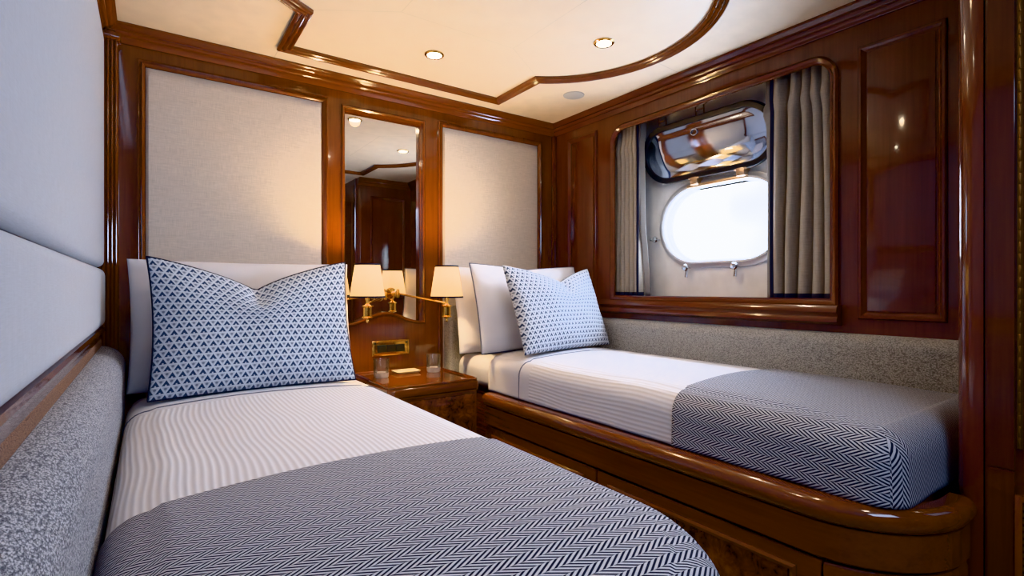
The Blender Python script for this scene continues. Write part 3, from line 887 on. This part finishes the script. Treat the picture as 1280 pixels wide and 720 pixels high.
# tilt < 0 leans the top toward the back wall (+y)
pillow('bed_pillow', .82, .50, .15, white_cotton, (.343, 2.352, .914), R(-11), 0, 'white bed pillow standing behind the blue cushion on the left bed', 'pillow', dip=.0, seed=3, cave=.03)
pillow('patterned_cushion', .70, .505, .15, cushion_m, (.345, 2.165, .918), R(-15), R(1.5), 'large blue and white triangle print cushion on the left bed', 'cushion', dip=.115, seed=1.3, dipx=-.02, cave=.05, piping=navy)
pillow('bed_pillow', .72, .45, .14, white_cotton, (1.63, 2.31, .940), R(-12), 0, 'white bed pillow at the very back of the right bed', 'pillow', seed=5, cave=.03)
pillow('bed_pillow', .73, .44, .14, white_cotton, (1.63, 2.135, .955), R(-13), R(5), 'white bed pillow with grey piping right behind the small cushion, right bed', 'pillow', seed=8, cave=.03, dip=.02, piping=piping_m)
pillow('patterned_cushion', .64, .43, .14, cushion_s, (1.66, 1.955, .955), R(-20), R(9), 'smaller blue and white triangle print cushion on the right bed', 'cushion', dip=.075, seed=2.2, dipx=.15, cave=.05)

# ------------------------------------------------------------------ nightstand
NX0, NX1, NYF, NZ = .806, 1.246, 2.02, .630
t = thing('nightstand', 'glossy mahogany nightstand between the two beds under the mirror', 'nightstand', (1.02, 2.25, 0))
bm = nb(); box(bm, NX0 + .015, NX1 - .012, NYF + .018, YB - .004, .02, .582, .004); finish('cabinet', bm, wood_z, t)
bm = nb(); slab(bm, [(outline(NX0, NX1, NYF, YB - .002, (.03, .03, .002, .002), i), z) for i, z in ((.008, .590), (.002, .594), (0, .602), (0, .618), (.003, .626), (.010, .630), (.018, .630))]); finish('top', bm, wood_x, t)
bm = nb(); slab(bm, [(outline(NX0, NX1, NYF, YB - .002, (.03, .03, .002, .002), i), z) for i, z in ((.010, .5805), (.003, .583), (.003, .5875), (.010, .5895))]); finish('bead', bm, wood_x, t)
bm = nb(); slab_r = outline(NX0 + .004, NX1 - .004, NYF + .004, YB - .003, (.03, .03, .002, .002))
rim = [(x, y) for x, y in slab_r]
sweep(bm, rim, [(0, -.0005), (0, .006), (.003, .009), (.008, .009), (.011, .006), (.012, -.0005)], lambda a, b, h: (a, b, .630 + h), closed=True); finish('rim', bm, wood_x, t)
for z0, z1 in ((.315, .57), (.05, .305)):
    bm = nb(); box(bm, NX0 + .03, NX1 - .027, NYF + .006, NYF + .0175, z0, z1, .004); d = finish('drawer', bm, burl, t)
    bm = nb(); lathe(bm, [(.005, 0), (.005, -.008), (.012, -.014), (.012, -.02), (.004, -.024)], (1.026, NYF + .006, (z0 + z1) / 2), 'y', 20); finish('knob', bm, brass, d)

def tumbler(x, y, label):
    z = .6305; seg = 48
    t = thing('tumbler', label, 'glass', (x, y, z), 'whisky tumblers on the nightstand')
    bm = nb(); prof = [(.0350, .024), (.0356, .03), (.0368, .086), (.0362, .0875), (.0350, .0875), (.0342, .086), (.0328, .026), (.0322, .024)]
    lathe(bm, prof, (x, y, z), 'z', seg, close=True); finish('bowl', bm, glass, t, angle=30)
    bm = nb(); lathe(bm, [(.002, 0), (.030, 0), (.0335, .003), (.0352, .018), (.0350, .0238), (.030, .0238), (.024, .020), (.002, .019)], (x, y, z), 'z', seg)
    for v in bm.verts:                        # cut facets in the thick foot
        dx, dy = v.co.x - x, v.co.y - y; rr = math.hypot(dx, dy)
        if rr > .029 and .002 < v.co.z - z < .022:
            k = 1 - .09 * (.5 + .5 * math.cos(8 * math.atan2(dy, dx))); v.co.x = x + dx * k; v.co.y = y + dy * k
    finish('cut_foot', bm, glass_foot, t, angle=20)
    return t
tumbler(.892, 2.335, 'clear cut-glass tumbler on the left side of the nightstand, beside the near bed')
tumbler(1.168, 2.345, 'clear cut-glass tumbler on the right side of the nightstand, near the right bed')
bm = nb(); cx, cy, w, d = 1.045, 2.40, .062, .044
rg = []
for s, z in ((.80, .6308), (.86, .6312), (1.0, .641), (.985, .6425), (.82, .635), (.05, .635)):
    rg.append([bm.verts.new((cx + a * s, cy + b * s, z)) for a, b in rrect(-w, w, -d, d, .008, 4)])
for a, b in zip(rg, rg[1:]):
    for k in range(len(a)): bm.faces.new((a[k], a[(k + 1) % len(a)], b[(k + 1) % len(a)], b[k]))
bm.faces.new(rg[0]); bm.faces.new(rg[-1])
tag(finish('trinket_dish', bm, ivory, angle=50), 'small shallow ivory dish between the two tumblers on the nightstand', 'dish')

# brass socket plate
t = thing('socket_plate', 'rectangular brass socket and switch plate on the wall above the nightstand', 'socket', (1.003, YB, .75))
px0, px1, pz0, pz1 = .905, 1.102, .709, .786
bm = nb(); box(bm, px0, px1, YB - .007, YB - .0005, pz0, pz1, .003); finish('plate', bm, brass, t)
bm = nb(); sweep(bm, rrect(px0 + .003, px1 - .003, pz0 + .003, pz1 - .003, .003, 3), [(0, 0), (.001, .003), (.004, .004), (.007, .003), (.008, 0)], lambda a, b, h: (a, YB - .007 - h, b), closed=True); finish('plate_edge', bm, brass, t)
for k in range(3):
    x = px0 + .026 + k * .049; bm = nb(); box(bm, x, x + .047, YB - .011, YB - .0068, pz0 + .017, pz1 - .022, .002); finish('switch', bm, dark, t)
for x, z in ((px0 + .014, pz1 - .013), (px1 - .014, pz1 - .013)):
    bm = nb(); lathe(bm, [(.006, 0), (.006, -.003), (.002, -.004)], (x, YB - .0072, z), 'y', 14); finish('screw', bm, dark, t)

# ------------------------------------------------------------------ swing-arm wall lamps
def sconce(x, y, z, bx, bz, label):
    """shade centre (x, y), shade foot at z, wall plate at (bx, bz) on the mirror"""
    t = thing('swing_arm_lamp', label, 'wall lamp', (x, y, z - .11), 'brass swing-arm lamps on the mirror')
    ym = YB + .034
    bm = nb(); lathe(bm, [(.002, -.0295), (.012, -.029), (.017, -.018), (.026, -.008), (.030, -.001), (.030, 0)], (bx, ym, bz), 'y', 24); finish('wall_plate', bm, brass, t)
    jx, jy = bx + (x - bx) * .12, YB - .055
    bm = nb(); tube(bm, [(bx, ym - .025, bz), (bx, jy, bz)], .005); tube(bm, [(bx, jy, bz), (x, y, z - .028)], .0048)
    lathe(bm, [(.004, -.022), (.008, -.018), (.009, 0), (.008, .018), (.004, .022)], (bx, jy, bz), 'z', 16)
    finish('arm', bm, brass, t)
    bm = nb(); lathe(bm, [(.003, -.116), (.006, -.112), (.007, -.106), (.0045, -.100), (.011, -.097), (.023, -.094), (.025, -.090), (.0195, -.086), (.019, -.046), (.024, -.043), (.027, -.039), (.014, -.035), (.006, -.028), (.0075, -.016), (.010, -.012), (.010, -.004), (.006, 0), (.006, .03)], (x, y, z), 'z', 28); finish('lamp_body', bm, brass, t)
    hb, r0, r1 = .150, .0775, .0545
    bm = nb(); lathe(bm, [(r0, 0), (r1, hb), (r1 - .0015, hb), (r0 - .0015, 0)], (x, y, z), 'z', 48, close=True); s = finish('lamp_shade', bm, shade_m, t)
    bm = nb(); lathe(bm, [(r0 + .0012, -.002), (r0 + .0005, .006), (r0 - .0025, .006), (r0 - .002, -.002)], (x, y, z), 'z', 48, close=True)
    finish('shade_trim', bm, navy, s)
    bm = nb(); lathe(bm, [(r1 + .0022, hb - .006), (r1 + .001, hb + .002), (r1 - .002, hb + .002), (r1 - .0015, hb - .006)], (x, y, z), 'z', 48, close=True); finish('shade_trim', bm, navy, s)
    bm = nb()
    for k in range(3):
        a = k * 2 * PI / 3; tube(bm, [(x, y, z + .028), (x + math.cos(a) * .060, y + math.sin(a) * .060, z + .1)], .0012, 6)
    finish('shade_carrier', bm, brass, s)
    bm = nb(); lathe(bm, [(.004, .03), (.011, .04), (.014, .058), (.010, .078), (.003, .095)], (x, y, z), 'z', 16); finish('bulb', bm, bulb_m, t)
    ld = bpy.data.lights.new('lamp_light', 'POINT'); ld.energy = 19; ld.color = (1, .70, .36); ld.shadow_soft_size = .02
    lo = bpy.data.objects.new('lamp_light', ld); lo.location = (0, 0, .11 + .118); lo.parent = t; C.objects.link(lo)
sconce(.808, 2.285, 1.008, .955, 1.012, 'brass swing-arm wall lamp with cream shade on the left, beside the near bed')
sconce(1.165, 2.20, 1.005, 1.02, 1.022, 'brass swing-arm wall lamp with cream shade on the right, against the right bed')

# ------------------------------------------------------------------ downlights and speaker
def downlight(x, y, label, energy=9.0, col=(1, .70, .40)):
    t = thing('downlight', label, 'ceiling light', (x, y, ZT), 'recessed ceiling downlights')
    bm = nb(); lathe(bm, [(.030, -.0005), (.041, -.0005), (.042, -.004), (.038, -.007), (.031, -.006), (.027, -.0012)], (x, y, ZT), 'z', 36, close=True); finish('trim_ring', bm, brass, t)
    bm = nb(); lathe(bm, [(.031, -.0012), (.031, -.0055), (.002, -.0062)], (x, y, ZT), 'z', 28); finish('lens', bm, lens_m, t)
    ld = bpy.data.lights.new('downlight_lamp', 'SPOT'); ld.energy = energy; ld.color = col; ld.spot_size = R(150); ld.spot_blend = .8; ld.shadow_soft_size = .03
    lo = bpy.data.objects.new('downlight_lamp', ld); lo.location = (0, 0, -.012); lo.parent = t; C.objects.link(lo)
E_D = 13
downlight(1.005, 2.011, 'lit recessed ceiling downlight in front of the mirror, left of the two in view', E_D * 1.25)
downlight(1.524, 1.514, 'lit recessed ceiling downlight by the curved moulding, nearer the window', E_D * .9, (1, .82, .62))
downlight(1.10, .98, 'lit recessed ceiling downlight over the aisle, seen only in the mirror', E_D)
downlight(.48, 1.30, 'lit recessed ceiling downlight above the near left bed', E_D * .35)
bm = nb(); lathe(bm, [(.002, -.004), (.048, -.004), (.054, -.003), (.055, -.0003)], (1.812, 2.019, ZT), 'z', 40)
tag(finish('ceiling_speaker', bm, speaker_m), 'small round grey speaker grille in the ceiling corner by the window', 'speaker')

# ------------------------------------------------------------------ porthole
t = bpy.data.objects.new('window_1', None); C.objects.link(t); t.location = (XH, PY, PZ - PR - .04); t['kind'] = 'structure'
bm = nb(); sweep(bm, stadium(PY, PZ, PHL, PR), [(0.0, -.05), (0, .018), (-.006, .026), (-.016, .026), (-.024, .018), (-.036, .014), (-.038, .0), (-.001, 0)], lambda a, b, h: (XH - h, a, b), closed=True); finish('window_frame', bm, chrome_glare, t)
bm = nb(); fill_holes(bm, [stadium(PY, PZ, PHL + .004, PR + .004)], on_right(XH + .03), 0, -.006); finish('window_pane', bm, pane_m, t, smooth=False)
def lug(y, z, parent, mat):
    bm = nb(); box(bm, XH - .052, XH - .001, y - .020, y + .020, z - .022, z + .020, .004)
    lathe(bm, [(.008, -.028), (.0085, -.026), (.0085, .026), (.008, .028)], (XH - .045, y, z + .012), 'x', 12) if False else None
    tube(bm, [(XH - .044, y - .03, z + .014), (XH - .044, y + .03, z + .014)], .008, 10)
    finish('hinge', bm, mat, parent)
lug(PY + .115, PZ + PR + .035, t, bronze); lug(PY - .135, PZ + PR + .035, t, bronze)
bm = nb(); box(bm, XH - .03, XH - .001, PY - .16, PY + .17, PZ + PR + .004, PZ + PR + .020, .003); finish('hinge_bar', bm, bronze, t)
for y, z, dz in ((PY + PHL + .045, PZ - .06, 0), (PY + .17, PZ - PR - .035, 1), (PY - .10, PZ - PR - .035, 1)):
    bm = nb(); lathe(bm, [(.005, 0), (.006, -.03), (.016, -.034), (.018, -.042), (.014, -.05), (.004, -.053)], (XH - .001, y, z), 'x', 18)
    if dz: tube(bm, [(XH - .028, y, z), (XH - .034, y, z - .05)], [.006, .009], 10)
    else: tube(bm, [(XH - .028, y, z), (XH - .034, y + .035, z + .004)], [.006, .009], 10)
    finish('clamp_knob', bm, chrome, t)
# storm cover hinged up above the porthole
CB = Vector((2.245, 1.525, 1.607)); ang = R(15); CH, CL = .141, .360
def cov(a, b, h):
    """a along y, b up the cover from its foot, h out of the face toward the room"""
    up = Vector((-math.sin(ang), 0, math.cos(ang))); nn = Vector((-math.cos(ang), 0, -math.sin(ang)))
    return CB + Vector((0, a, 0)) + up * b + nn * h
t = thing('storm_cover', 'polished oval steel storm cover with black seal hinged up above the porthole', 'porthole cover', tuple(CB))
bm = nb(); st = stadium(0, CH, CL, CH, 20); rg = []
for ins, h in ((0.0, -.012), (0, -.002), (.010, .001), (.020, .002), (.030, .001), (.050, .006), (.085, .010), (.115, .012), (.142, .0125)):
    rg.append([bm.verts.new(cov(a, b, h)) for a, b in stadium(0, CH, CL - ins, CH - ins, 20)])
for a, b in zip(rg, rg[1:]):
    for k in range(len(a)): bm.faces.new((a[k], a[(k + 1) % len(a)], b[(k + 1) % len(a)], b[k]))
bm.faces.new(rg[0]); bm.faces.new(rg[-1]); finish('cover_plate', bm, cover_m, t)
bm = nb(); sweep(bm, st, [(-.008, -.008), (-.007, .007), (-.003, .012), (.005, .012), (.018, .010), (.023, .003), (.012, -.010)], cov, closed=True); finish('seal', bm, gasket, t)
for a in (.073, -.177):
    bm = nb(); 
    pass
    tube(bm, [cov(a, .01, .002), cov(a, -.012, -.006)], .008, 8); finish('hinge_arm', bm, bronze, t)
bm = nb(); tube(bm, [cov(.03 + .018 * math.cos(k / 14 * 2 * PI), .215 + .014 * math.sin(k / 14 * 2 * PI), .012) for k in range(14)], .0026, 8, closed=True); finish('pull_ring', bm, chrome, t)
for a in (-.01, .21):
    bm = nb(); e = cov(a, 2 * CH - .004, .0)
    for d in (-.022, .022): tube(bm, [(e.x, e.y + d, e.z), (e.x - .004, e.y + d, e.z + .05), (e.x + .03, e.y + d, e.z + .075)], .004, 8)
    tube(bm, [(e.x - .004, e.y - .022, e.z + .035), (e.x - .004, e.y + .022, e.z + .035)], .004, 8); finish('hook', bm, chrome, t)

# ------------------------------------------------------------------ curtains
def curtain(ya, yb, folds, label, seed, edge_side):
    """ya = window-side edge, yb = frame-side edge; pleated, gathered at a heading"""
    zt, zb = 1.945, 1.002; xm = 2.136
    t = thing('curtain', label, 'curtain', (xm, (ya + yb) / 2, zb), 'linen curtains at the porthole window')
    def f(u, v, dx=0):
        z = zb + (zt - zb) * v
        gath = 1 - .0 * v
        head = math.exp(-((z - 1.80) / .035) ** 2)
        amp = .025 * (1 - .5 * head) * (1 + .4 * math.sin(seed + 5 * u)) * (1 - .25 * smooth(1.8, 1.95, z))
        ph = 2 * PI * folds * u + 1.1 * math.sin(2.4 * v + seed + 4 * u) + .6 * math.sin(7 * u + seed) + .9 * smooth(1.77, 1.83, z) * math.sin(11 * u + seed)
        s = math.sin(ph); s = math.copysign(abs(s) ** .75, s)
        y = ya + (yb - ya) * (u + .03 * math.cos(ph) + .012 * math.sin(3.1 * v + 9 * u + seed) * (1 - v))
        x = xm + amp * s + .006 * noise.noise((u * 3 + seed, v * 3, 1)) - .016 * head
        return (x + dx, y, z)
    bm = nb(); grid(bm, folds * 16, 50, f); o = finish('drape', bm, curtain_m, t, angle=0)
    md = o.modifiers.new('thick', 'SOLIDIFY'); md.thickness = .003
    # navy hem along the foot and navy braid down the leading edge
    bm = nb(); grid(bm, folds * 16, 3, lambda u, v: f(u, v * .030 - .002, -.0035)); o = finish('hem_band', bm, navy, t, angle=0)
    o.modifiers.new('thick', 'SOLIDIFY').thickness = .002
    sg = 1 if yb > ya else -1
    bm = nb()
    def e(u, v):
        p = f(0, v); return (xm - .027 - .003 * math.sin(PI * u), p[1] - sg * .004 + sg * (u - .3) * .016, p[2])
    grid(bm, 4, 40, e); o = finish('edge_braid', bm, navy, t, angle=0)
    o.modifiers.new('thick', 'SOLIDIFY').thickness = .002
    # lining turned back toward the window
    bm = nb()
    wl = .062
    def li(u, v):
        p = f(0, v); return (p[0] + .004 + .02 * u + .004 * math.sin(6 * v + seed), p[1] - sg * (.004 + wl * u * edge_side * (1 - .25 * math.sin(3 * v) * .3)), p[2])
    grid(bm, 8, 30, li); o = finish('lining', bm, lining_m, t, angle=0)
    o.modifiers.new('thick', 'SOLIDIFY').thickness = .002
    return t
curtain(1.135, .875, 6, 'pleated beige linen curtain with navy edging on the right of the porthole', 1.0, 1.0)
curtain(1.845, 2.075, 7, 'narrow beige linen curtain with navy edging on the left of the porthole', 2.6, .35)
t = thing('curtain_rail', 'slim steel curtain rail along the top of the window recess', 'curtain rail', (2.136, 1.45, 1.955))
bm = nb(); box(bm, 2.128, 2.144, WY0 - .06, WY1 + .08, 1.957, 1.972, .003); finish('track', bm, chrome, t)

# ------------------------------------------------------------------ light, sky, camera
def area(name, loc, rot, size, size_y, energy, col):
    ld = bpy.data.lights.new(name, 'AREA'); ld.shape = 'RECTANGLE'; ld.size = size; ld.size_y = size_y; ld.energy = energy; ld.color = col
    o = bpy.data.objects.new(name, ld); o.location = loc; o.rotation_euler = rot; C.objects.link(o); return o
area('porthole_daylight', (2.62, 1.47, 1.52), (0, R(97), 0), .5, .8, 66, (.56, .73, 1))
area('water_bounce', (2.60, 1.48, 1.05), (0, R(128), 0), .5, .8, 38, (.56, .73, 1))
area('entry_light', (.55, -.75, 1.75), (R(62), 0, R(-3)), .9, .5, 13, (.56, .71, 1))  # unseen area light added behind the camera, standing for doorway daylight
ld = bpy.data.lights.new('entry_fill_spot', 'SPOT'); ld.energy = 12; ld.color = (1, .84, .66); ld.spot_size = R(140); ld.spot_blend = .8; ld.shadow_soft_size = .04
lo = bpy.data.objects.new('entry_fill_spot', ld); lo.location = (.8, -.1, ZT - .012); C.objects.link(lo)  # unseen fill spot added over the entry, with no fitting modelled
w = bpy.data.worlds.new('sky'); bpy.context.scene.world = w; w.use_nodes = True
nt = w.node_tree; nt.nodes.clear()
tc = N(nt, 'TexCoord'); nz = N(nt, 'TexNoise', Scale=3.0, Detail=3.0); L(nt, tc.outputs['Generated'], nz.inputs['Vector'])
colr = ramp(nt, nz.outputs[0], [(.30, (.35, .55, 1.0)), (.42, (.95, .98, 1.0))])
bg = N(nt, 'Background', Strength=12.0); L(nt, colr, bg.inputs[0])
wo = N(nt, 'OutputWorld'); L(nt, bg.outputs[0], wo.inputs[0])

cam = bpy.data.cameras.new('camera'); co = bpy.data.objects.new('camera', cam); C.objects.link(co)
cam.sensor_width = 36; cam.lens = 646 / 1280 * 36; cam.clip_start = .02
co.location = (0, 0, ZC); co.rotation_euler = (PI / 2, 0, -math.atan2(454, 646))
sc = bpy.context.scene; sc.camera = co
sc.view_settings.view_transform = 'Khronos PBR Neutral'
sc.view_settings.exposure = 0.16
